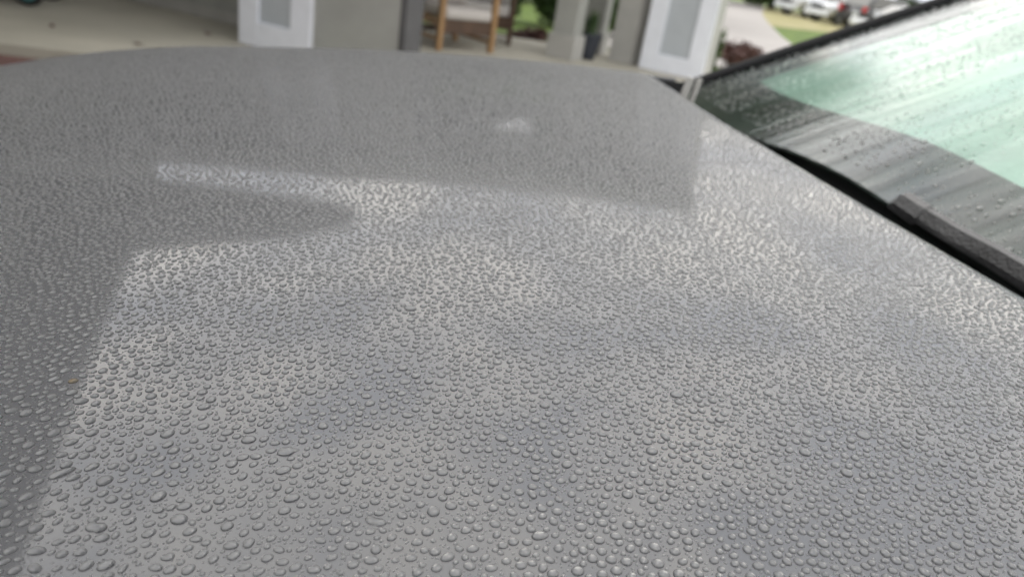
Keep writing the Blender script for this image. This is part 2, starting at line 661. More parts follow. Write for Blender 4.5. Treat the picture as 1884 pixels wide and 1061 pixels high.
def glass_pt(s, t, off=0.0):
    v = VC + s * (0.82 - 0.13 * t / 0.9)
    u = 0.54 + 0.12 * abs(s) ** 2.4 + t * math.cos(TH)
    z = CAM_H - 0.214 - 0.009 * s * s + 0.05 * (1 - math.sqrt(s * s + 0.02)) ** 2 + t * math.sin(TH) - 0.03 * t * t
    # outward normal, near enough
    nx, nz = -math.sin(TH), math.cos(TH)
    ny = 0.25 * s
    L = math.sqrt(nx * nx + ny * ny + nz * nz)
    return Vector((u + nx / L * off, v + ny / L * off, z + nz / L * off))


def glass_sheet(name, s0, s1, t0, t1, ns, nt, off, mat, parent):
    V, F, UV = [], [], []
    for i in range(ns):
        s = s0 + (s1 - s0) * i / (ns - 1)
        a = t0(s) if callable(t0) else t0
        b = t1(s) if callable(t1) else t1
        for j in range(nt):
            t = a + (b - a) * j / (nt - 1)
            V.append(glass_pt(s, t, off))
            UV.append((s * 0.8, t))
    for i in range(ns - 1):
        for j in range(nt - 1):
            k = i * nt + j
            F.append((k, k + nt, k + nt + 1, k + 1)[::-1])
    o = mesh(name, V, F, mat, parent, smooth=True)
    uvl = o.data.uv_layers.new(name='UVMap')
    for lp in o.data.loops:
        uvl.data[lp.index].uv = UV[lp.vertex_index]
    return o


GT = 0.92


def screen_foot(s):
    return -0.014 + 0.004 / (1 + math.exp((s - 0.20) / 0.012))


screen = glass_sheet('windscreen', -1.0, 1.0, screen_foot, GT, 61, 40, 0.0, GLASS, car)
screen['label'] = 'wet green-tinted windscreen with a black border'


def frit_top(s):
    return 0.098 + 0.037 * abs(s) ** 2


f = glass_sheet('frit_border', -1.0, 1.0, screen_foot, frit_top, 61, 8, -0.004, FRIT, screen)
for sg in (-1, 1):
    V, F = [], []
    for j in range(24):
        t = 0.1 + (GT - 0.1) * j / 23
        w = 0.012
        V += [glass_pt(sg * 1.0, t, -0.0041), glass_pt(sg * (1.0 - w), t, -0.0041)]
        if j:
            a = 2 * j
            F.append((a - 2, a - 1, a + 1, a))
    mesh('frit_border', V, F, FRIT, screen, smooth=True)

# rubber moulding and pillars
for sg in (-1, 1):
    bm = bmesh.new()
    tube(bm, [glass_pt(sg * 1.004, -0.02 + (GT + 0.02) * j / 20, 0.002) for j in range(21)], 0.0135, 8)
    from_bm('screen_moulding', bm, SEAL, screen, True)
    V, F = [], []
    for j in range(16):
        t = -0.02 + (GT + 0.02) * j / 15
        p = glass_pt(sg * 1.012, t, -0.004)
        for dv, dz in ((0.004, -0.004), (0.018, -0.006), (0.034, -0.022), (0.046, -0.05), (0.05, -0.09), (0.03, -0.10)):
            V.append((p.x + dv * 0.3, p.y + sg * dv, p.z + dz))
        if j:
            a = 6 * j
            for k in range(5):
                F.append((a - 6 + k, a - 5 + k, a + 1 + k, a + k) if sg < 0 else (a - 6 + k, a + k, a + 1 + k, a - 5 + k))
    mesh('windscreen_pillar', V, F, SEAL, car, smooth=True)

# cowl panel under the rear edge of the bonnet, with end pieces
V, F = [], []
sv = np.linspace(-1.03, 1.03, 60)
for s in sv:
    v = VC + HW * s
    ur = float(hood_rear(VC + HW * max(-1, min(1, s))))
    zr = float(hood_z(ur, VC + HW * max(-1, min(1, s))))
    g = glass_pt(max(-1, min(1, s * HW / 0.82)), 0.0)
    V += [(ur - 0.05, v, zr - 0.05), (ur + 0.006, v, zr - 0.06), ((ur + g.x) / 2, v, min(zr, g.z) - 0.06), (g.x + 0.03, v, g.z - 0.012)]
for i in range(len(sv) - 1):
    for j in range(3):
        a = i * 4 + j
        F.append((a, a + 4, a + 5, a + 1))
mesh('cowl_panel', V, F, BLACK, car, smooth=True)
for sg in (-1, 1):
    c = glass_pt(sg * 1.0, -0.005)
    ze = float(hood_z(0.52, VC + HW))
    V = [(0.545, VC + sg * 0.797, ze - 0.004), (0.70, VC + sg * 0.80, c.z + 0.012), (0.74, VC + sg * 0.90, c.z - 0.03), (0.50, VC + sg * 0.86, ze - 0.012)]
    V += [(x, y, z - 0.05) for x, y, z in V]
    mesh('cowl_end_cap', V, [(0, 1, 2, 3), (7, 6, 5, 4), (0, 4, 5, 1), (1, 5, 6, 2), (2, 6, 7, 3), (3, 7, 4, 0)], BLACK, car)


# upright strips added in place of the pier's reflection at the screen's far corner
for du, w_ in ((0.0, 0.010), (0.016, 0.006)):
    u_, v_ = 0.500 + du, 1.215
    bm = bmesh.new()
    bm_box(bm, (u_, v_, CAM_H - 0.183), (w_, 0.012, 0.058), 0.0, 0.002, Matrix.Rotation(R_(9), 4, 'Y'))
    from_bm('corner_clip', bm, STUCCO_W, car)


def wiper(v_tip, v_base, s_dir):
    """Blade lying along the bottom of the glass with its arm."""
    w = empty('wiper', (0, 0, 0))
    w.parent = car

    def at(v, t, off):
        s = (v - VC) / (0.82 - 0.13 * t / 0.9)
        return glass_pt(s, t, off)
    n = 24
    vs = [v_tip + (v_base - v_tip) * i / n for i in range(n + 1)]
    # spoiler-shaped blade body
    V, F = [], []
    for i, v in enumerate(vs):
        k = i / n
        t = -0.004 + 0.010 * math.sin(k * math.pi)
        h = 0.0150 * min(1, 0.5 + 2.5 * min(k, 1 - k))
        if k < 0.085:
            h = 0.013
        sec = [(t - 0.013, 0.004), (t - 0.010, h * 0.55), (t + 0.000, h), (t + 0.007, h * 0.92), (t + 0.012, 0.004)]
        for tt, of in sec:
            V.append(at(v, tt, of))
        if i:
            a = 5 * i
            for q in range(4):
                F.append((a - 5 + q, a - 4 + q, a + 1 + q, a + q))
    F.append((0, 1, 2, 3, 4))
    b = len(V) - 5
    F.append((b + 4, b + 3, b + 2, b + 1, b))
    mesh('blade', V, F, RUBBER, w)
    bm = bmesh.new()
    tube(bm, [at(v, -0.006, 0.0025) for v in vs], 0.0035, 6)
    from_bm('squeegee', bm, BLACK, w)
    V, F = [], []
    for i, (v, sc) in enumerate(((v_tip + 0.006, 0.5), (v_tip + 0.004, 0.9), (v_tip, 1.0), (v_tip + s_dir * 0.034, 1.0), (v_tip + s_dir * 0.036, 0.9))):
        for tt, of in ((-0.0185, 0.002), (-0.0145, 0.0085 * sc), (-0.004, 0.0138 * sc), (0.005, 0.0128 * sc), (0.0095, 0.002)):
            V.append(at(v, tt + 0.001, of))
        if i:
            a = 5 * i
            for q in range(4):
                F.append((a - 5 + q, a - 4 + q, a + 1 + q, a + q))
    F.append((0, 1, 2, 3, 4))
    b = len(V) - 5
    F.append((b + 4, b + 3, b + 2, b + 1, b))
    mesh('end_cap', V, F, RUBBER, w)
    m = (v_tip * 0.45 + v_base * 0.55)
    c = at(m, 0.0, 0.022)
    box('blade_clip', c, (0.028, 0.07, 0.02), BLACK, w, bevel=0.004, tilt=Matrix.Rotation(-TH, 4, 'Y'))
    bm = bmesh.new()
    p0 = at(m, -0.012, 0.028)
    p3 = at(v_base + s_dir * 0.10, -0.05, 0.012)
    pts = [p0, p0.lerp(p3, 0.4) + Vector((-0.012, 0, 0.004)), p0.lerp(p3, 0.8) + Vector((-0.015, 0, 0)), p3]
    tube(bm, pts, [0.008, 0.009, 0.011, 0.014], 8)
    from_bm('arm', bm, BLACK, w, True)
    return w


wiper(0.665, 0.06, -1)

# roof, doors, rear and wheels: what a step to the side would show
top_l, top_r = glass_pt(-1, GT), glass_pt(1, GT)
V, F = [], []
for i in range(12):
    k = i / 11
    u = top_l.x + k * 1.9
    for j in range(15):
        s = -1 + 2 * j / 14
        g = glass_pt(s, GT)
        x = g.x * (1 - k) + (top_l.x + 1.9) * k if i else g.x
        V.append((x, g.y + (0.02 * s * k), g.z + 0.03 * math.sin(k * 3.0) + (0.0 if i else -0.002) - 0.10 * k * k))
for i in range(11):
    for j in range(14):
        a = i * 15 + j
        F.append((a, a + 15, a + 16, a + 1))
mesh('roof', V, F, PAINT, car, smooth=True)
for sg in (-1, 1):
    v0 = VC + sg * (HW + 0.115)
    zb = CAM_H - 0.30
    for k, (u0, u1) in enumerate(((0.625, 1.60), (1.605, 2.55))):
        o = box('door', ((u0 + u1) / 2, v0, 0.62), (u1 - u0 - 0.006, 0.05, zb - 0.30), PAINT, car, bevel=0.012)
        box('door_handle', (u1 - 0.16 - (u0 + u1) / 2 + (u0 + u1) / 2, v0 + sg * 0.035, zb - 0.1), (0.2, 0.03, 0.03), PAINT, o, bevel=0.008).matrix_parent_inverse = Matrix.Identity(4)
    y0, y1 = VC + sg * (HW + 0.10), VC + sg * 0.67
    zt = glass_pt(1, GT).z - 0.03
    V = [(0.80, y0, zb + 0.01), (2.5, y0, zb + 0.01), (2.35, y1, zt - 0.1), (1.52, y1, zt)]
    mesh('side_window', V, [(0, 1, 2, 3)], DARK_GLASS, car)
    box('sill', (1.3, v0 - sg * 0.02, 0.27), (2.4, 0.08, 0.12), BLACK, car, bevel=0.02)
    m = box('door_mirror', (1.16, v0 + sg * 0.12, zb + 0.04), (0.11, 0.2, 0.14), PAINT, car, bevel=0.035)
box('tail', (2.85, VC, 0.72), (0.6, 1.80, 0.85), PAINT, car, bevel=0.12)
mesh('rear_window', [(2.6, VC - 0.68, 1.15), (2.6, VC + 0.68, 1.15), (2.2, VC + 0.6, 1.42), (2.2, VC - 0.6, 1.42)], [(0, 1, 2, 3)], DARK_GLASS, car)
box('underbody', (1.0, VC, 0.30), (3.3, 1.45, 0.25), BLACK, car, bevel=0.05)
box('bulkhead', (0.70, VC, 0.62), (0.06, 1.5, 0.70), BLACK, car)


def wheel(parent, c, r, w, rim_mat=ALLOY):
    """Wheel with tyre and spoked rim, axle along local y."""
    e = empty('wheel', c)
    e.parent = parent
    seg = 28
    bm = bmesh.new()
    prof = [(r * 0.66, -w / 2), (r * 0.93, -w / 2), (r, -w * 0.36), (r, w * 0.36), (r * 0.93, w / 2), (r * 0.66, w / 2)]
    rings = [[bm.verts.new((a * math.cos(t), y, a * math.sin(t))) for a, y in prof] for t in [2 * math.pi * k / seg for k in range(seg)]]
    for i in range(seg):
        A, B = rings[i], rings[(i + 1) % seg]
        for k in range(6):
            bm.faces.new((A[k], A[(k + 1) % 6], B[(k + 1) % 6], B[k]))
    from_bm('tyre', bm, TYRE, e, True)
    bm = bmesh.new()
    for sg in (-1, 1):
        for k in range(5):
            t = 2 * math.pi * k / 5
            bm_box(bm, (0.35 * r * math.cos(t), sg * w * 0.40, 0.35 * r * math.sin(t)), (0.66 * r, 0.02, 0.16 * r), 0, 0, Matrix.Rotation(-t, 4, 'Y'))
        for k in range(seg):
            t = 2 * math.pi * (k + 0.5) / seg
            bm_box(bm, (0.65 * r * math.cos(t), sg * w * 0.42, 0.65 * r * math.sin(t)), (0.05 * r, 0.03, 0.16 * r), 0, 0, Matrix.Rotation(-t, 4, 'Y'))
    bmesh.ops.create_cone(bm, cap_ends=True, segments=16, radius1=0.62 * r, radius2=0.62 * r, depth=w * 0.4, matrix=Matrix.Rotation(math.pi / 2, 4, 'X'))
    from_bm('rim', bm, rim_mat, e)
    return e


for u in (-0.10, 2.62):
    for sg in (-1, 1):
        wheel(car, (u, VC + sg * (HW - 0.02), GROUND + 0.36), 0.36, 0.24)

# folded silver sunshade standing behind the glass
V, F = [], []
ns, nt = 97, 6
for i in range(ns):
    s = -0.992 + 1.984 * i / (ns - 1)
    zig = 0.018 * (1 if (i // 4) % 2 else -1) * 0.5
    zz = 0.5 * 0.03 * (abs((i % 16) - 8) / 8 - 0.5)
    for j in range(nt):
        t = 0.09 + (GT - 0.14) * j / (nt - 1)
        V.append(glass_pt(s, t, -0.045 + zz))
for i in range(ns - 1):
    for j in range(nt - 1):
        k = i * nt + j
        F.append((k, k + nt, k + nt + 1, k + 1))
shade = mesh('windscreen_sunshade', V, F, SHADE)
sm = shade.modifiers.new('thickness', 'SOLIDIFY')
sm.thickness = 0.004
sm.offset = -1
shade.rotation_euler = (0, 0, YAW)
tag(shade, 'pale folded sunshade standing behind the green windscreen glass', 'sunshade')

# ------------------------------------------------------------------ the ground
structure(mesh('lawn', [(-300, -300, -0.115), (300, -300, -0.115), (300, 600, -0.115), (-300, 600, -0.115)], [(0, 1, 2, 3)], GRASS))
drive = structure(mesh('driveway', [(-9, -7, GROUND - 0.004), (9, -7, GROUND - 0.004), (5.2, 7.5, GROUND - 0.004), (-9, 4.9, GROUND - 0.004)], [(0, 1, 2, 3)], PAVER_FIELD))
# single pavers where the driveway shows at the left of the bonnet
bm = bmesh.new()
bm_box(bm, (0, 0, 0), (0.194, 0.094, 0.03), 0, 0.005)
pv = from_bm('paver', bm, PAVER, drive)
pav_me = pv.data
ppos = []
dd = Vector((0.981, 0.195, 0))
dn = Vector((-0.195, 0.981, 0))
p_edge = Vector((-3.75, 5.555, 0))
for row in range(11):
    for k in range(-9, 15):
        q = p_edge + dd * (k * 0.2 + (0.1 if row % 2 else 0)) - dn * (0.075 + row * 0.1)
        ppos.append(q)
for i, q in enumerate(ppos):
    o = pv if i == 0 else link('paver', pav_me, None, drive)
    o.location = (q.x, q.y, GROUND - 0.008 + random.uniform(-0.0015, 0.0015))
    o.rotation_euler = (random.uniform(-.004, .004), random.uniform(-.004, .004), math.atan2(0.195, 0.981) + random.uniform(-.01, .01))

# porch floor slab with its kerb-like front edge
slab_poly = [(-12.0, 3.92), (-3.49, 5.615), (2.45, 6.80), (2.75, 10.3), (1.8, 11.9), (-0.6, 11.45), (-3.2, 10.9), (-12.0, 9.5)]
bm = bmesh.new()
lo = [bm.verts.new((x, y, -0.16)) for x, y in slab_poly]
hi = [bm.verts.new((x, y, 0.0)) for x, y in slab_poly]
bm.faces.new(lo[::-1])
tf = bm.faces.new(hi)
for i in range(len(slab_poly)):
    bm.faces.new((lo[i], lo[(i + 1) % 8], hi[(i + 1) % 8], hi[i]))
bmesh.ops.bevel(bm, geom=list(tf.edges), offset=0.012, segments=2, affect='EDGES')
structure(from_bm('porch_floor', bm, CONCRETE))
# leaves fallen on the porch floor
for i, (x, y) in enumerate(((-4.25, 6.45), (-3.42, 6.30), (-3.3, 7.35))):
    a = random.uniform(0, 3)
    V = [(-0.05, 0, 0.004), (-0.02, 0.022, 0.012), (0.02, 0.02, 0.008), (0.055, 0, 0.016), (0.02, -0.022, 0.01), (-0.02, -0.02, 0.014), (0, 0, 0.002)]
    F = [(0, 1, 6), (1, 2, 6), (2, 3, 6), (3, 4, 6), (4, 5, 6), (5, 0, 6)]
    o = mesh('fallen_leaf', V, F, LEAF_R)
    sm = o.modifiers.new('thickness', 'SOLIDIFY')
    sm.thickness = 0.002
    o.location = (x, y, 0.001)
    o.rotation_euler = (0, 0, a)
    tag(o, ('small brown leaf on the porch floor nearest the dark cart', 'small brown leaf on the pale porch floor near its front edge', 'small brown leaf on the porch floor beside the white-framed pier')[i], 'leaf', 'leaves dropped on the porch floor')

# road, verge, beds
structure(mesh('road', [(0.6, 13.2, -0.105), (4.9, 13.0, -0.105), (6.1, 19.4, -0.105), (7.1, 25.3, -0.105), (8.6, 33, -0.105), (10.6, 42.3, -0.105), (15, 60, -0.105), (9, 62, -0.105), (4.6, 38, -0.105)], list([tuple(range(9))]), ROAD))
structure(mesh('dry_verge', [(8.1, 30.6, -0.109), (11.3, 33.6, -0.109), (40, 46, -0.109), (46, 64, -0.109), (15, 60, -0.109), (10.58, 42.3, -0.109)], [(0, 1, 2, 3, 4, 5)], DRY))
structure(mesh('mulch_bed', [(-9.5, 9.85, -0.108), (-3.2, 10.92, -0.108), (-0.6, 11.47, -0.108), (1.75, 11.95, -0.108), (1.6, 13.0, -0.108), (-0.5, 12.9, -0.108), (-3.3, 12.0, -0.108), (-9.8, 10.9, -0.108)], [tuple(range(8))], MULCH))

# ------------------------------------------------------------------ the house
house = empty('house', E(-6.0, 6.4))
tag(house, 'grey stucco house with white-framed piers and a porch roof', 'house')
hinv = Matrix.Translation(-Vector(house.location))


def hp(o):
    """Parent a part modelled in world space to the house."""
    o.parent = house
    o.matrix_parent_inverse = hinv
    return o


def hbox(name, a0, a1, b0, b1, z0, z1, mat, bevel=0.0):
    o = box(name, E((a0 + a1) / 2, (b0 + b1) / 2, (z0 + z1) / 2), (a1 - a0, b1 - b0, z1 - z0), mat, None, HRZ, bevel)
    return hp(o)


wall = hbox('wall', -14.0, -5.0, 6.37, 6.60, 0.0, 2.9, STUCCO)
hbox('wall', -5.36, -3.70, 5.665, 5.90, 0.0, 2.88, STUCCO)
hbox('wall', -5.36, -5.10, 5.905, 6.365, 0.0, 2.88, STUCCO)
hbox('corner_board', -3.70, -3.64, 5.65, 5.92, 0.003, 2.87, END_SHADE, 0.004)  # shade on the wall's end, painted as a dark strip
hbox('parapet', -13.6, -7.55, 5.40, 5.62, 3.175, 3.75, STUCCO)  # unseen block added above the eave to close the reflected sky band
hbox('baseboard', -13.9, -5.45, 6.345, 6.368, 0.003, 0.12, STUCCO_W, 0.004)


def pier(a0, a1, b0, depth, ztop):
    core = hbox('pier', a0 + 0.012, a1 - 0.012, b0 + 0.035, b0 + depth, 0.002, ztop, STUCCO_W)
    w = 0.225
    def sub(name, x0, x1, y0, y1, z0, z1, mat, bevel=0.006):
        o = box(name, E((x0 + x1) / 2, (y0 + y1) / 2, (z0 + z1) / 2), (x1 - x0, y1 - y0, z1 - z0), mat, None, HRZ, bevel)
        o.parent = core
        return o
    sub('frame_stile', a0, a0 + w, b0, b0 + 0.05, 0.004, ztop, WHITE)
    sub('frame_stile', a1 - w, a1, b0, b0 + 0.05, 0.004, ztop, WHITE)
    sub('frame_rail', a0 + w, a1 - w, b0 + 0.002, b0 + 0.05, 0.004, w, WHITE)
    sub('frame_rail', a0 + w, a1 - w, b0 + 0.002, b0 + 0.05, ztop - w, ztop, WHITE)
    sub('inset_panel', a0 + w - 0.01, a1 - w + 0.01, b0 + 0.028, b0 + 0.045, w - 0.01, ztop - w + 0.01, INSET, 0)
    return core


p = pier(-5.42, -4.585, 5.57, 0.10, 2.84)
p['label'] = 'white-framed pier with a grey inset panel at the left'
p = pier(-2.78, -1.93, 10.0, 0.60, 4.18)
p['label'] = 'white-framed pier beside the windscreen pillar'

# plain grey pillar next to the right pier, with chamfered arrises
bm = bmesh.new()
pts = [E(-3.32, 10.34), E(-3.24, 10.12), E(-2.93, 10.12), E(-2.86, 10.26), E(-2.80, 10.26), E(-2.80, 10.6), E(-3.32, 10.6)]
o = prism('pillar', [(q.x, q.y) for q in pts], 0.002, 4.2, STUCCO_W)
hp(o)


def column(cx, cy, w, ztop, base_h):
    o = hp(box('porch_column', (cx, cy, (base_h + ztop) / 2), (w, w, ztop - base_h), STUCCO, None, HRZ, 0.012))
    b = box('column_base', (cx, cy, base_h / 2 + 0.001), (w + 0.07, w + 0.07, base_h), STUCCO_W, None, HRZ, 0.01)
    b.parent = o
    return o


column(0.17, 10.05, 0.30, 4.05, 0.30)
column(0.58, 11.25, 0.27, 4.2, 0.28)

# porch roof rising from the left pier to the right pier
A, B, C, D = E(-4.50, 5.35), E(-1.80, 9.80), E(-2.9, 12.9), E(-6.4, 12.3)
zA, zB, zC, zD = 2.86, 4.20, 4.45, 4.1
T = 0.32


def slab_quad(name, pts, zs, t, mat, inset=0.0):
    V = [(q.x, q.y, z) for q, z in zip(pts, zs)] + [(q.x, q.y, z + t) for q, z in zip(pts, zs)]
    return mesh(name, V, [(3, 2, 1, 0), (4, 5, 6, 7), (0, 1, 5, 4), (1, 2, 6, 5), (2, 3, 7, 6), (3, 0, 4, 7)], mat)


proof = hp(slab_quad('porch_roof', [A, B, C, D], [zA + 0.02, zB + 0.02, zC + 0.02, zD + 0.02], T - 0.04, SOFFIT))


def board(name, p, q, zp, zq, h, th, mat, parent):
    """Fascia board between two plan points."""
    d = (q - p).normalized()
    nrm = Vector((d.y, -d.x, 0)) * th
    V = []
    for a, z in ((p, zp), (q, zq)):
        V += [(a.x, a.y, z), (a.x + nrm.x, a.y + nrm.y, z), (a.x + nrm.x, a.y + nrm.y, z + h), (a.x, a.y, z + h)]
    F = [(0, 1, 5, 4), (1, 2, 6, 5), (2, 3, 7, 6), (3, 0, 4, 7), (3, 2, 1, 0), (4, 5, 6, 7)]
    o = mesh(name, V, F, mat)
    o.parent = parent
    return o


board('fascia', A, B, zA, zB, T, 0.03, STUCCO, proof)
board('fascia', B, C, zB, zC, T, 0.03, STUCCO, proof)

# main hipped roof to the left
L0, L1 = E(-14.5, 5.35), E(-4.52, 5.35)
zE = 2.86
V = [L0 + Vector((0, 0, zE + 0.31)), L1 + Vector((0, 0, zE + 0.31)), E(-7.6, 8.6, 3.72), E(-14.5, 8.6, 3.72), E(-4.52, 12.0, zE + 0.31), E(-14.5, 12.0, zE + 0.31)]
rf = hp(mesh('roof', V, [(0, 1, 2, 3), (1, 4, 2), (4, 5, 3, 2), (5, 0, 3), (0, 5, 4, 1)], SHINGLE))
sof = slab_quad('soffit', [L0, L1, E(-4.52, 6.36), E(-14.5, 6.36)], [zE + 0.03] * 4, 0.04, SOFFIT)
sof.parent = rf
board('fascia', L0, L1, zE, zE, 0.31, 0.03, STUCCO, rf)

# unseen angled wing, outlined so the bonnet's left side mirrors a dark mass
def wing_pt(k, off):
    a = Vector((-3.75, 5.45, 0))
    b = Vector((-2.22, 1.70, 0))
    d = (b - a).normalized()
    n = Vector((d.y, -d.x, 0))     # away from the car
    if n.x > 0:
        n = -n
    return a.lerp(b, k) + n * off


gw = prism('garage_wall', [(-7.3, 8.7), (-4.55, 5.25), tuple(wing_pt(1.0, 0.55).xy), tuple(wing_pt(1.0, 6.5).xy), (-11.5, 5.6)], -0.1, 3.29, STUCCO)
hp(gw)
plan = [(-9.2, 9.14), (-4.4, 7.2), (-1.84, 6.02), (-2.25, 5.64), (-3.70, 5.42), tuple(wing_pt(1.12, 0.0).xy), tuple(wing_pt(1.12, 7.5).xy), (-12.5, 6.0)]
gr = hp(prism('garage_roof', plan, 3.30, 3.44, SOFFIT))
rw = prism('shingles', [(x * 0.99 + -0.06, y) for x, y in plan], 3.445, 3.50, SHINGLE)
rw.parent = gr

# ------------------------------------------------------------------ porch things
def armchair(loc, rz, wood, cush, label):
    """Wooden lounge chair, faces local -y; front legs run up to the arms."""
    c = empty('armchair', loc, rz)
    W, D = 0.74, 0.78
    for sx in (-1, 1):
        box('leg', (sx * W / 2, -D / 2, 0.33), (0.065, 0.065, 0.66), wood, c, bevel=0.008)
        box('leg', (sx * W / 2, D / 2, 0.42), (0.06, 0.06, 0.84), wood, c, bevel=0.008)
        box('arm', (sx * W / 2, -0.02, 0.675), (0.09, D + 0.12, 0.032), wood, c, bevel=0.008)
        box('side_rail', (sx * W / 2, 0, 0.30), (0.03, D - 0.07, 0.08), wood, c, bevel=0.005)
        box('stretcher', (sx * W / 2, 0, 0.12), (0.028, D - 0.07, 0.045), wood, c, bevel=0.005)
    box('front_rail', (0, -D / 2 + 0.005, 0.265), (W - 0.07, 0.03, 0.15), WOOD_D, c, bevel=0.005)
    box('back_rail', (0, D / 2, 0.80), (W - 0.06, 0.035, 0.08), wood, c, bevel=0.005)
    box('back_stretcher', (0, D / 2, 0.14), (W - 0.06, 0.03, 0.06), WOOD_D, c, bevel=0.005)
    for k in range(6):
        box('seat_slat', (0, -D / 2 + 0.09 + k * 0.12, 0.345), (W - 0.07, 0.09, 0.018), wood, c)
    for k in range(5):
        box('back_slat', (-0.26 + k * 0.13, D / 2 - 0.005, 0.57), (0.06, 0.018, 0.40), wood, c)
    bm = bmesh.new()
    bm_box(bm, (0, -0.04, 0.405), (W - 0.09, D - 0.04, 0.125), 0, 0.045)
    from_bm('seat_cushion', bm, cush, c, True)
    bm = bmesh.new()
    bm_box(bm, (0, D / 2 - 0.14, 0.70), (W - 0.10, 0.16, 0.46), 0, 0.05, Matrix.Rotation(R_(-12), 4, 'X'))
    from_bm('back_cushion', bm, cush, c, True)
    tag(c, label, 'armchair', 'armchairs on the porch')
    return c


armchair((-1.27, 9.42, 0.001), math.atan2(0.48, 0.55), WOOD, CUSHION, 'honey-coloured wooden armchair with taupe cushion facing the car')
armchair((-0.98, 10.80, 0.001), R_(4), WOOD_D, CUSHION_W, 'dark wooden armchair with pale cushion behind the honey-coloured one')

# potted plant in front of the rear column
pp = empty('potted_plant', (0.46, 10.32, 0.001))
bm = bmesh.new()
prof = [(0.105, 0.0), (0.115, 0.01), (0.14, 0.15), (0.165, 0.29), (0.172, 0.31), (0.172, 0.33), (0.155, 0.33), (0.15, 0.28), (0.0, 0.275)]
rings = []
for r, z in prof:
    rings.append([bm.verts.new((r * math.cos(t), r * math.sin(t), z)) for t in [2 * math.pi * k / 28 for k in range(28)]] if r > 0 else [bm.verts.new((0, 0, z))])
bm.faces.new(rings[0][::-1])
for a, b in zip(rings, rings[1:]):
    for k in range(28):
        if len(b) > 1:
            bm.faces.new((a[k], a[(k + 1) % 28], b[(k + 1) % 28], b[k]))
        else:
            bm.faces.new((a[k], a[(k + 1) % 28], b[0]))
from_bm('pot', bm, POT, pp, True)
for k in range(56):
    a = random.uniform(0, 2 * math.pi)
    r0, ln, lean = random.uniform(0, 0.1), random.uniform(0.18, 0.40), random.uniform(0.05, 0.5)
    w = 0.014
    V, F = [], []
    for j in range(5):
        q = j / 4
        x = r0 + lean * ln * q * q
        z = 0.27 + ln * q * (1 - 0.3 * lean * q)
        ww = w * (1 - 0.85 * q ** 2)
        for sg in (-1, 1):
            V.append((x * math.cos(a) - sg * ww * math.sin(a), x * math.sin(a) + sg * ww * math.cos(a), z))
        if j:
            F.append((2 * j - 2, 2 * j - 1, 2 * j + 1, 2 * j))
    mesh('leaf_blade', V, F, LEAF_D if k % 3 else LEAF, pp, True)
tag(pp, 'dark slate pot of upright leaves in front of the grey porch column', 'potted plant')

# low cart at the far left: black deck, teal-hubbed wheels
ct = empty('garden_cart', (-5.42, 7.50, 0.001), R_(14))
box('deck', (-0.45, 0.0, 0.20), (1.05, 0.50, 0.22), BLACK, ct, bevel=0.03)
box('rim_bar', (-0.45, 0.0, 0.325), (1.09, 0.54, 0.03), BLACK, ct, bevel=0.01)
for x in (0.34, -1.1):
    for y in (-0.28, 0.28):
        w = empty('wheel', (x, y, 0.15))
        w.parent = ct
        bm = bmesh.new()
        seg = 24
        prof = [(0.105, -0.03), (0.14, -0.03), (0.15, -0.015), (0.15, 0.015), (0.14, 0.03), (0.105, 0.03)]
        rings = [[bm.verts.new((a * math.cos(t), yy, a * math.sin(t))) for a, yy in prof] for t in [2 * math.pi * k / seg for k in range(seg)]]
        for i in range(seg):
            a_, b_ = rings[i], rings[(i + 1) % seg]
            for k in range(6):
                bm.faces.new((a_[k], a_[(k + 1) % 6], b_[(k + 1) % 6], b_[k]))
        from_bm('tyre', bm, TYRE, w, True)
        bm = bmesh.new()
        bmesh.ops.create_cone(bm, cap_ends=True, segments=24, radius1=0.108, radius2=0.108, depth=0.045, matrix=Matrix.Rotation(math.pi / 2, 4, 'X'))
        bmesh.ops.create_cone(bm, cap_ends=True, segments=12, radius1=0.03, radius2=0.03, depth=0.07, matrix=Matrix.Rotation(math.pi / 2, 4, 'X'))
        from_bm('hub', bm, TEAL, w)
tag(ct, 'low black cart with a teal wheel hub on the porch floor', 'cart')

# ------------------------------------------------------------------ planting
def shrub(name, loc, r, n, size, mat, label, cat, group, seed, lumps=7):
    g = random.Random(seed)
    s = empty(name, loc)
    cl = []
    for k in range(lumps):
        a = g.uniform(0, 6.28)
        q = g.uniform(0.1, 0.65)
        cl.append(((r[0] * q * math.cos(a), r[1] * q * math.sin(a), r[2] * g.uniform(0.35, 1.05)), (r[0] * g.uniform(.3, .5), r[1] * g.uniform(.3, .5), r[2] * g.uniform(.3, .5))))
    V, F = leaf_cloud(cl, n, size, seed)
    V[:, 2] = np.maximum(V[:, 2], 0.01)
    np_mesh('foliage', V, F, mat, s)
    for k in range(5):
        bm = bmesh.new()
        a = g.uniform(0, 6.28)
        tube(bm, [(0.1 * math.cos(a), 0.1 * math.sin(a), -0.03), (r[0] * .25 * math.cos(a), r[1] * .25 * math.sin(a), r[2] * .5), (r[0] * .4 * math.cos(a), r[1] * .4 * math.sin(a), r[2])], [0.02, 0.012, 0.005], 5)
        from_bm('stem', bm, BARK, s, True)
    tag(s, label, cat, group)
    return s


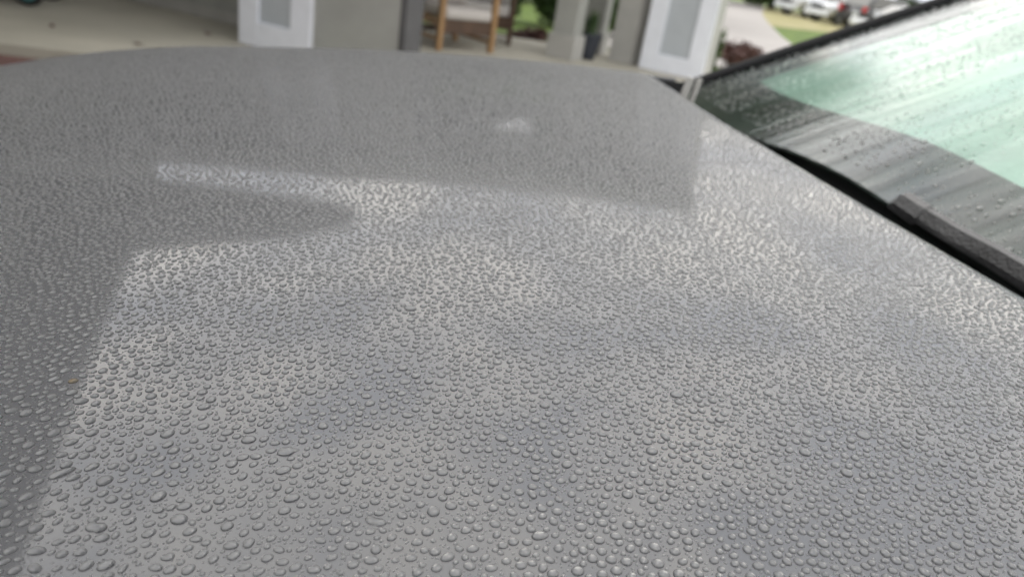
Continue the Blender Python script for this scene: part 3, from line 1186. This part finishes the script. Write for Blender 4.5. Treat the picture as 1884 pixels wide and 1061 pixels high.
def tree(loc, h, r, n, size, mat, label, seed):
    g = random.Random(seed)
    t = empty('tree', loc)
    bm = bmesh.new()
    tube(bm, [(0, 0, -0.1), (0.05, 0.02, h * .2), (0.1 * g.uniform(-1, 1), 0.1, h * .45), (0, 0, h * .75)], [h * .035, h * .026, h * .02, h * .008], 10)
    cl = []
    for k in range(9):
        a = k * 0.7 + g.uniform(-.3, .3)
        q = g.uniform(.35, .8)
        z = h * g.uniform(.42, .92)
        p = Vector((r * q * math.cos(a), r * q * math.sin(a), z))
        tube(bm, [(0, 0, h * g.uniform(.25, .4)), (p.x * .5, p.y * .5, z * .8), tuple(p)], [h * .014, h * .009, h * .003], 6)
        cl.append((tuple(p), (r * g.uniform(.3, .55), r * g.uniform(.3, .55), h * g.uniform(.10, .2))))
    cl.append(((0, 0, h * .85), (r * .5, r * .5, h * .18)))
    from_bm('trunk', bm, BARK, t, True)
    V, F = leaf_cloud(cl, n, size, seed)
    np_mesh('crown', V, F, mat, t)
    tag(t, label, 'tree', 'trees beyond the house and street')
    return t


# hedge behind the porch, low planting and the red bed by the right pier
hs = [(-3.9, 14.9), (-2.6, 15.1), (-1.2, 15.3), (0.2, 15.6), (1.6, 15.9)]
hl = ['dark green hedge shrub seen left of the chair posts', 'dark green hedge shrub behind the honey-coloured armchair', 'dark green hedge shrub right behind the dark armchair', 'dark green hedge shrub left of the grey porch column', 'dark green hedge shrub behind the potted plant']
for i, (x, y) in enumerate(hs):
    shrub('hedge_shrub', (x, y, -0.11), (0.95, 0.8, 1.0), 3400, 0.06, LEAF_D, hl[i], 'shrub', 'hedge behind the porch', 40 + i)
ml = ['dark red groundcover plant at the left end of the mulch bed', 'dark red groundcover plant in the mulch behind the armchairs', 'dark red groundcover plant in the mulch left of the porch column']
for i, (x, y) in enumerate(((-2.6, 11.75), (-1.4, 12.1), (-0.35, 12.3))):
    shrub('groundcover_plant', (x, y, -0.108), (0.5, 0.35, 0.16), 700, 0.03, LEAF_R, ml[i], 'plant', 'groundcover in the mulch bed', 60 + i)
shrub('leafy_plant', (2.36, 11.7, -0.11), (0.16, 0.2, 0.62), 500, 0.035, LEAF, 'narrow green plant against the right side of the white pier', 'plant', None, 71, 5)
shrub('red_shrub', (2.92, 12.75, -0.11), (0.52, 0.5, 0.34), 1900, 0.03, LEAF_R, 'low dark red shrub between the white pier and the windscreen', 'shrub', 'red shrubs by the road', 72)
shrub('red_shrub', (3.5, 13.6, -0.11), (0.5, 0.5, 0.28), 1500, 0.03, LEAF_R, 'low dark red shrub just above the black windscreen pillar', 'shrub', 'red shrubs by the road', 73)

tl = [((-6.5, 25, -0.11), 8, 3.2, 8000, .2, 'dense tree behind the hedge, in line with the armchairs'),  # first three trees: out of view, added to narrow the sky the bonnet mirrors
      ((2.0, 28, -0.11), 8.5, 3.0, 8000, .2, 'dense tree behind the hedge, in line with the porch columns'),
      ((-2.5, 23.5, -0.11), 4.7, 2.7, 8000, .15, 'small dense tree just behind the bushes, in line with the dark armchair'),
      ((-7, 30, -0.11), 9, 4.5, 5000, .2, 'tree behind the porch hedge, leftmost beyond the chairs'),
      ((0.5, 34, -0.11), 8, 4.2, 5000, .2, 'tree behind the porch columns'),
      ((9.0, 52, -0.11), 9, 4.6, 6000, .2, 'tree at the end of the pale road'),
      ((14.5, 56, -0.11), 9, 5.0, 6000, .2, 'tree behind the white pickup truck'),
      ((22.5, 60, -0.11), 10, 5.2, 6000, .2, 'tree behind the black car'),
      ((29.5, 62, -0.11), 9, 5.0, 6000, .2, 'tree above the windscreen pillar at the right')]
for i, (loc, h, r, n, sz, lab) in enumerate(tl):
    tree(loc, h, r, n, sz, LEAF_D if i % 2 else LEAF, lab, 80 + i)
ul = ['tall dark bush far behind the left armchair post', 'tall dark bush far behind the armchairs', 'tall dark bush far behind the porch column', 'tall dark bush far behind the potted plant', 'tall dark bush far behind the right pier']
for i, (x, y) in enumerate(((-7.0, 20.5), (-4.0, 21), (-1.2, 21.5), (1.6, 22))):  # unseen bushes added to keep low sky out of the bonnet's reflection
    shrub('tall_bush', (x, y, -0.11), (2.0, 1.5, 2.6), 4200, 0.11, LEAF_D, ul[i], 'bush', 'bushes behind the hedge', 120 + i, 9)
# clipped bushes along the far side of the street
bl = ['dark roadside bush left of the parked pickup', 'dark roadside bush behind the bonnet of the pickup', 'dark roadside bush behind the parked white car', 'dark roadside bush right of the parked cars', 'dark roadside bush farthest right above the windscreen']
for i, (x, y) in enumerate(((10.2, 53), (13.4, 55), (18.5, 57), (23.5, 56), (27.5, 54))):
    shrub('roadside_bush', (x, y, -0.11), (2.4, 1.6, 1.7), 3000, 0.11, LEAF_D, bl[i], 'bush', 'bushes across the street', 95 + i)


# ------------------------------------------------------------------ vehicles across the street
def vehicle(name, loc, rz, prof, roofline, width, wheels, wr, paint, label, cat, tail=False):
    """prof: lower body side outline (x,z), nose at -x; roofline: glasshouse outline."""
    v = empty(name, loc, rz)
    tag(v, label, cat, 'vehicles parked across the street')

    def loft(nm, pl, w0, w1, mat, zlo, zhi, parent=v):
        bm = bmesh.new()
        L_, R2 = [], []
        for x, z in pl:
            k = (z - zlo) / max(1e-6, zhi - zlo)
            w = w0 + (w1 - w0) * k
            L_.append(bm.verts.new((x, -w, z)))
            R2.append(bm.verts.new((x, w, z)))
        bm.faces.new(L_)
        bm.faces.new(R2[::-1])
        n = len(pl)
        for i in range(n):
            bm.faces.new((L_[i], R2[i], R2[(i + 1) % n], L_[(i + 1) % n]))
        bmesh.ops.bevel(bm, geom=list(bm.edges), offset=0.035, segments=2, affect='EDGES')
        return from_bm(nm, bm, mat, parent, True)
    # body with wheel arches cut into its lower edge
    low = []
    zb = 0.28
    xs = sorted(wheels)
    pl = list(prof)
    for wx in xs[::-1]:
        pl += [(wx + wr * 1.22 * math.cos(t), wr + wr * 1.22 * math.sin(t)) for t in np.linspace(0.0, math.pi, 9)]
    hz = max(z for x, z in prof)
    loft('body', pl, width / 2 - 0.03, width / 2, paint, zb, hz)
    zl, zh = min(z for x, z in roofline), max(z for x, z in roofline)
    cabin = loft('cabin', roofline, width / 2 - 0.06, width / 2 - 0.2, paint, zl, zh)
    # side glass
    cxm = sum(x for x, z in roofline) / len(roofline)
    for sg in (-1, 1):
        pts = []
        for x, z in roofline:
            xx = cxm + (x - cxm) * 0.86
            zz = zl + 0.07 + (z - zl) * 0.78
            k = (zz - zl) / (zh - zl)
            w = (width / 2 - 0.06) + (-0.14) * k + 0.006
            pts.append((xx, sg * w, zz))
        mesh('side_window', pts, [tuple(range(len(pts)))] if sg < 0 else [tuple(range(len(pts)))[::-1]], DARK_GLASS, cabin)
    # front and rear screens
    a, b = roofline[0], roofline[1]
    for (p, q), o_ in (((roofline[0], roofline[1]), -0.008), ((roofline[-1], roofline[-2]), 0.008)):
        y0, y1 = width / 2 - 0.16, width / 2 - 0.28
        pa = (p[0] + (q[0] - p[0]) * .12, p[1] + (q[1] - p[1]) * .12)
        pb = (p[0] + (q[0] - p[0]) * .88, p[1] + (q[1] - p[1]) * .88)
        mesh('windscreen', [(pa[0] + o_, -y0, pa[1] + .006), (pa[0] + o_, y0, pa[1] + .006), (pb[0] + o_, y1, pb[1] + .006), (pb[0] + o_, -y1, pb[1] + .006)], [(0, 1, 2, 3)], DARK_GLASS, cabin)
    x0 = min(x for x, z in prof)
    x1 = max(x for x, z in prof)
    box('front_bumper', (x0 + 0.02, 0, 0.48), (0.16, width * 0.96, 0.22), paint if paint is VWHITE else BLACK, v, bevel=0.05)
    box('grille', (x0 + 0.012, 0, 0.80), (0.06, width * 0.5, 0.22), BLACK, v, bevel=0.02)
    box('rear_bumper', (x1 - 0.02, 0, 0.52), (0.16, width * 0.96, 0.2), BLACK, v, bevel=0.05)
    for sg in (-1, 1):
        box('headlight', (x0 + 0.07, sg * width * 0.38, 0.82), (0.2, 0.34, 0.17), LAMP_CLEAR, v, bevel=0.04)
        box('tail_light', (x1 - 0.05, sg * width * 0.42, 0.98), (0.14, 0.24, 0.34), LAMP_RED, v, bevel=0.03)
        box('door_mirror', (roofline[0][0] + 0.35, sg * (width / 2 + 0.08), zl + 0.1), (0.1, 0.18, 0.14), paint, v, bevel=0.03)
        for wx in wheels:
            wheel(v, (wx, sg * (width / 2 - 0.13), wr), wr, 0.24)
    return v


TRUCK = [(-2.9, 0.42), (-2.93, 0.95), (-2.75, 1.10), (-1.35, 1.20), (2.85, 1.22), (2.9, 0.5)]
TRUCK_R = [(-1.4, 1.18), (-0.65, 1.88), (1.0, 1.90), (1.25, 1.18)]
SUV = [(-2.3, 0.38), (-2.34, 0.85), (-2.15, 1.0), (-1.1, 1.1), (2.3, 1.12), (2.36, 0.45)]
SUV_R = [(-1.2, 1.08), (-0.45, 1.70), (1.75, 1.74), (2.28, 1.08)]
CAR = [(-2.3, 0.32), (-2.35, 0.7), (-2.1, 0.82), (-1.0, 0.95), (2.2, 0.98), (2.3, 0.4)]
CAR_R = [(-1.1, 0.93), (-0.2, 1.42), (0.9, 1.44), (1.9, 0.95)]
VG = -0.109
vehicle('pickup_truck', (15.9, 49.4, VG), R_(25), TRUCK, TRUCK_R, 2.0, (-1.95, 1.75), 0.42, VWHITE, 'white pickup truck, leftmost of the vehicles across the street', 'pickup truck')
vehicle('white_suv', (16.1, 45.6, VG), R_(26), SUV, SUV_R, 1.9, (-1.45, 1.4), 0.37, VWHITE, 'white car parked between the white pickup and the black car', 'car')
vehicle('black_suv', (16.9, 42.7, VG), R_(207), SUV, SUV_R, 1.9, (-1.45, 1.4), 0.37, VBLACK, 'black car with a red tail light across the street', 'car')
vehicle('white_sedan', (16.3, 38.8, VG), R_(25), CAR, CAR_R, 1.8, (-1.4, 1.4), 0.34, VWHITE, 'white car right of the black one, cut by the windscreen pillar', 'car')

# ------------------------------------------------------------------ raindrops
CR = np.array([right, up, back])


def screen_of(P):
    """Pixel size per metre and position (1024 wide) for world points: used only to choose mesh detail."""
    q = (P - np.array([0, 0, CAM_H])) @ CR.T
    dep = -q[:, 2]
    f = 1024 * 26.18 / 36
    x = 512 + f * q[:, 0] / np.maximum(dep, .01)
    y = 288 - f * q[:, 1] / np.maximum(dep, .01)
    return x, y, np.where(dep > .02, f / np.maximum(dep, .02), 0)


RES = 0.0004
GU0, GV0 = U_FRONT - 0.02, VC - HW - 0.01
gw_, gh_ = int(1.52 / RES), int(1.64 / RES)
OCC = np.zeros((gh_, gw_), bool)
cs, sn = math.cos(YAW), math.sin(YAW)


def to_world(u, v, z):
    return np.stack([u * cs - v * sn, u * sn + v * cs, z], -1)


def ok_uv(u, v, m):
    return (v > VC - HW + m) & (v < VC + HW - m) & (u < hood_rear(v) - m) & (u > U_FRONT + 0.10 * ((v - VC) / HW) ** 2 + 0.10 * np.abs((v - VC) / HW) ** 6 + m)


_masks = {}


def mask_for(rx, ry, ang):
    key = (round(rx / RES), round(ry / RES), int(ang / (math.pi / 8)) % 8)
    if key in _masks:
        return _masks[key]
    a = (key[2] + 0.5) * math.pi / 8
    R0 = max(key[0], key[1], 1)
    yy, xx = np.mgrid[-R0:R0 + 1, -R0:R0 + 1]
    p = (xx * math.cos(a) + yy * math.sin(a)) / max(key[0], .7)
    q = (-xx * math.sin(a) + yy * math.cos(a)) / max(key[1], .7)
    m = (p * p + q * q) <= 1.0
    _masks[key] = (R0, m)
    return _masks[key]


DROPS = []     # u, v, rx, ry, angle


def try_place(u, v, rx, ry, ang, gap=0.0003):
    ix, iy = int((u - GU0) / RES), int((v - GV0) / RES)
    if ix < 16 or iy < 16 or ix >= gw_ - 16 or iy >= gh_ - 16 or OCC[iy, ix]:
        return False
    R0, m = mask_for(rx + gap, ry + gap, ang)
    sl = OCC[iy - R0:iy + R0 + 1, ix - R0:ix + R0 + 1]
    if sl.shape != m.shape or (sl & m).any():
        return False
    sl |= m
    DROPS.append((u, v, rx, ry, ang))
    return True


# drops of a shape of their own: (u, v, length, width, angle, kind)
SPECIAL = [
    (-0.027, 0.262, 0.0045, 0.0025, 0.2, 'tadpole', 'tadpole-shaped raindrop trailing to the right on the near bonnet'),
    (-0.130, 0.318, 0.0022, 0.0018, 0.3, 'silty', 'single brownish raindrop at the edge of the dark reflection'),
    (-0.205, 0.386, 0.0052, 0.0018, 0.15, 'long', 'long flat raindrop at the left edge within the dark reflection'),
    (-0.112, 0.255, 0.0048, 0.0018, 0.55, 'long', 'long slanting raindrop near the lower left corner'),
    (0.010, 0.2205, 0.0042, 0.0020, -0.35, 'bean', 'bean-shaped raindrop near the bottom left of the bonnet'),
    (-0.090, 0.225, 0.0040, 0.0026, -0.3, 'bean', 'wide lobed raindrop near the lower left corner'),
]
for sp in SPECIAL:
    try_place(*sp[:5])
n_special = len(DROPS)


def size_field(u, v):
    """Drops run a little larger and more drawn-out towards the near front of the bonnet."""
    k = np.clip((0.42 - v) / 0.25, 0, 1) * np.clip((0.22 - u) / 0.35, 0, 1)
    return k


classes = [(2.75, 420), (2.4, 1300), (2.1, 4600), (1.85, 11000), (1.6, 21000), (1.4, 28000), (1.2, 30000), (1.0, 28000), (0.8, 20000), (0.6, 40000), (0.42, 55000)]
for r_mm, dens in classes:
    r = r_mm / 1000
    area = 1.5 * 1.64
    want = int(area * dens)
    n = int(want * 2.4)
    u = RNG.uniform(U_FRONT, 0.56, n)
    v = RNG.uniform(VC - HW, VC + HW, n)
    k = size_field(u, v)
    kn = np.clip((0.36 - v) / 0.16, 0, 1)
    keep = ok_uv(u, v, r * 1.4 + 0.002)
    P = to_world(u, v, hood_z(u, v))
    x, y, ppm = screen_of(P)
    infr = (x > -60) & (x < 1084) & (y > 0) & (y < 640)
    px = 2 * r * ppm
    if r_mm <= 1.0:
        keep &= infr & (px > (1.3 if r_mm > .9 else 1.5))
    else:
        keep &= infr | (RNG.random(n) < 0.45)
    if r_mm > 2.2:
        keep &= RNG.random(n) < (0.04 + 0.5 * k)
    elif r_mm > 1.9:
        keep &= RNG.random(n) < (0.30 + 0.5 * k)
    # near front: fewer mid-sized drops, so clean paint shows between
    if 0.7 < r_mm < 1.7:
        keep &= RNG.random(n) < (1 - 0.3 * k)
    asp = 1.04 + np.abs(RNG.normal(0, 0.17, n)) + k * np.abs(RNG.normal(0, 0.32, n)) * (r_mm > 1.0)
    asp = np.minimum(asp, 2.1)
    ang = 0.45 - 1.15 * np.clip((u + 0.02) / 0.26, 0, 1) + RNG.normal(0, 0.42, n)
    rr = r * RNG.uniform(0.90, 1.10, n)
    cnt = 0
    for i in np.nonzero(keep)[0]:
        a_ = math.sqrt(asp[i])
        if try_place(float(u[i]), float(v[i]), float(rr[i] * a_), float(rr[i] / a_), float(ang[i]), 0.00015 if r_mm < 0.9 else 0.0002 + 0.00025 * float(k[i])):
            cnt += 1
            if cnt >= want:
                break

D_ = np.array(DROPS)


def dome_template(seg, prof):
    """rings (rho, h) from rim to below the top, plus the top vertex; triangles and quads as triangles."""
    T_ = []
    nr = len(prof)
    for i, (rho, h) in enumerate(prof):
        for k in range(seg):
            T_.append((rho, 2 * math.pi * (k + (0.5 if i % 2 else 0)) / seg, h))
    T_.append((0, 0, 1.0))
    F = []
    for i in range(nr - 1):
        for k in range(seg):
            a, b = i * seg + k, i * seg + (k + 1) % seg
            c, d = (i + 1) * seg + k, (i + 1) * seg + (k + 1) % seg
            if i % 2 == 0:
                F += [(a, b, c), (b, d, c)]
            else:
                F += [(a, d, c), (a, b, d)]
    for k in range(seg):
        F.append(((nr - 1) * seg + k, (nr - 1) * seg + (k + 1) % seg, nr * seg))
    return np.array(T_), np.array(F)


P_FINE = [(1.0, -0.06), (1.0, 0.10), (0.955, 0.34), (0.86, 0.56), (0.70, 0.76), (0.48, 0.90), (0.24, 0.975)]
P_MID = [(1.0, -0.04), (0.96, 0.33), (0.78, 0.68), (0.42, 0.93)]
P_LOW = [(1.0, -0.02), (0.86, 0.56)]
HGT = 0.50


def drop_points(D, tmpl, seed, wob=0.035):
    g = np.random.default_rng(seed)
    n, m = len(D), len(tmpl)
    rho, th, h = tmpl[:, 0][None], tmpl[:, 1][None], tmpl[:, 2][None]
    a2, a3 = g.normal(0, wob, (n, 1)), g.normal(0, wob * .8, (n, 1))
    p2, p3 = g.uniform(0, 6.28, (n, 1)), g.uniform(0, 6.28, (n, 1))
    fr = 1 + a2 * np.cos(2 * th + p2) + a3 * np.cos(3 * th + p3)
    lx = rho * fr * np.cos(th) * D[:, 2:3]
    ly = rho * fr * np.sin(th) * D[:, 3:4]
    ca, sa = np.cos(D[:, 4:5]), np.sin(D[:, 4:5])
    du, dv = lx * ca - ly * sa, lx * sa + ly * ca
    hh = h * np.sqrt(D[:, 2:3] * D[:, 3:4]) * HGT * (0.9 + 0.2 * g.random((n, 1)))
    return du, dv, hh


def drops_mesh(D, seg, prof, seed):
    T_, F = dome_template(seg, prof)
    du, dv, hh = drop_points(D, T_, seed)
    u, v = D[:, 0:1] + du, D[:, 1:2] + dv
    nrm = hood_n(D[:, 0], D[:, 1])[:, None, :]
    z = hood_z(u, v)
    P = np.stack([u + nrm[..., 0] * hh, v + nrm[..., 1] * hh, z + nrm[..., 2] * hh], -1).reshape(-1, 3)
    W_ = np.stack([P[:, 0] * cs - P[:, 1] * sn, P[:, 0] * sn + P[:, 1] * cs, P[:, 2]], -1)
    FF = (F[None] + (np.arange(len(D)) * len(T_))[:, None, None]).reshape(-1, 3)
    return W_, FF


Pw = to_world(D_[:, 0], D_[:, 1], hood_z(D_[:, 0], D_[:, 1]))
sx, sy, ppm = screen_of(Pw)
inside = (sx > 2) & (sx < 1022) & (sy > 2) & (sy < 574)
apx = np.sqrt(D_[:, 2] * D_[:, 3]) * 2 * ppm * inside
apx[:n_special] = 1e6
order = np.argsort(-apx)
hero = order[:300]
is_hero = np.zeros(len(D_), bool)
is_hero[hero] = True
rest_px = np.sqrt(D_[:, 2] * D_[:, 3]) * 2 * ppm
rest_px = np.where((sx > -40) & (sx < 1064) & (sy < 620), rest_px, np.minimum(rest_px, 2.0))
sel_f = (~is_hero) & (rest_px > 5.0)
sel_m = (~is_hero) & (rest_px <= 5.0) & (rest_px > 2.6)
sel_l = (~is_hero) & (rest_px <= 2.6)
Vs, Fs, off = [], [], 0
for sel, seg, prof, sd in ((sel_f, 14, P_MID, 1), (sel_m, 8, P_MID[::2], 2), (sel_l, 6, P_LOW, 3)):
    Dd = D_[sel]
    if len(Dd) == 0:
        continue
    V_, F_ = drops_mesh(Dd, seg, prof, sd)
    Vs.append(V_)
    Fs.append(F_ + off)
    off += len(V_)
st = np_mesh('raindrops', np.concatenate(Vs), np.concatenate(Fs), WATER, None, True)
st['kind'] = 'stuff'
st['label'] = 'small raindrops beading densely all over the grey bonnet'
st['category'] = 'raindrops'
print('DROPS', len(D_), 'fine', sel_f.sum(), 'mid', sel_m.sum(), 'low', sel_l.sum(), 'tris', sum(len(f_) for f_ in Fs))

T_, F = dome_template(22, P_FINE)
for qi, i in enumerate(hero):
    d = D_[i:i + 1].copy()
    kind = SPECIAL[i][5] if i < n_special else None
    du, dv, hh = drop_points(d, T_, 1000 + int(i), 0.02 if kind else 0.04)
    if kind:
        ca, sa = math.cos(d[0, 4]), math.sin(d[0, 4])
        lx, ly = du * ca + dv * sa, -du * sa + dv * ca
        q = lx / d[0, 2]
        if kind == 'tadpole':
            ly = ly * np.where(q > 0.1, 1 - 0.55 * np.clip((q - .1) / .5, 0, 1), 1.0)
            hh = hh * np.where(q > 0.1, 1 - 0.45 * np.clip((q - .1) / .6, 0, 1), 1.0)
        elif kind == 'bean':
            ly = ly * (1 - 0.35 * np.exp(-(q / .35) ** 2)) + 0.15 * d[0, 3] * q * q
        elif kind == 'long':
            ly = ly * (1 - 0.25 * q)
        du, dv = lx * ca - ly * sa, lx * sa + ly * ca
    u0, v0 = d[0, 0], d[0, 1]
    z0 = float(hood_z(u0, v0))
    nr = hood_n(np.array([u0]), np.array([v0]))[0]
    U_, V_ = u0 + du[0], v0 + dv[0]
    Z_ = hood_z(U_, V_)
    P = np.stack([U_ + nr[0] * hh[0] - u0, V_ + nr[1] * hh[0] - v0, Z_ + nr[2] * hh[0] - z0], -1)
    W_ = np.stack([P[:, 0] * cs - P[:, 1] * sn, P[:, 0] * sn + P[:, 1] * cs, P[:, 2]], -1)
    o = np_mesh('raindrop', W_, F, WATER_TAN if kind == 'silty' else WATER, None, True)
    w = to_world(np.array([u0]), np.array([v0]), np.array([z0]))[0]
    o.location = tuple(w)
    tag(o, SPECIAL[i][6] if kind else 'large clear raindrop beaded on the nearest part of the grey bonnet', 'raindrop', 'large raindrops on the near bonnet')

# drops on the windscreen
g = np.random.default_rng(31)
TM, FM = dome_template(9, P_MID[::2])
Vs, Fs, off = [], [], 0
cell = {}
for r_mm, n in ((3.0, 800), (2.3, 2600), (1.7, 8000), (1.2, 16000), (0.9, 22000)):
    for k in range(n):
        s, t = g.uniform(-0.98, 0.98), g.uniform(0.012, GT - 0.02)
        # streaked bands: drops gather between cleared runs
        if math.sin(s * 23 + 1.3 * math.sin(t * 7)) + 0.6 * math.sin(s * 61 + t * 5) < g.uniform(-1.2, 0.7):
            continue
        p = glass_pt(s, t)
        key = (int(p.y / 0.004), int(t / 0.004))
        if any((key[0] + a, key[1] + b) in cell for a in (-1, 0, 1) for b in (-1, 0, 1)):
            continue
        cell[key] = 1
        r = r_mm / 1000 * g.uniform(.85, 1.15)
        ax = (glass_pt(s + .002, t) - p).normalized()
        ay = (glass_pt(s, t + .002) - p).normalized()
        nn = ax.cross(ay).normalized()
        if nn.z < 0:
            nn = -nn
            ax = -ax
        el = 1 + abs(g.normal(0, .2))
        B_ = np.array([ax, ay, nn])
        loc = np.stack([TM[:, 0] * np.cos(TM[:, 1]) * r, TM[:, 0] * np.sin(TM[:, 1]) * r * el, TM[:, 2] * r * .5 + 0.0001], -1)
        Vs.append(loc @ B_ + np.array(p))
        Fs.append(FM + off)
        off += len(TM)
V_ = np.concatenate(Vs)
V_ = np.stack([V_[:, 0] * cs - V_[:, 1] * sn, V_[:, 0] * sn + V_[:, 1] * cs, V_[:, 2]], -1)
st = np_mesh('windscreen_raindrops', V_, np.concatenate(Fs), WATER, None, True)
st['kind'] = 'stuff'
st['label'] = 'raindrops scattered in streaks over the windscreen'
st['category'] = 'raindrops'
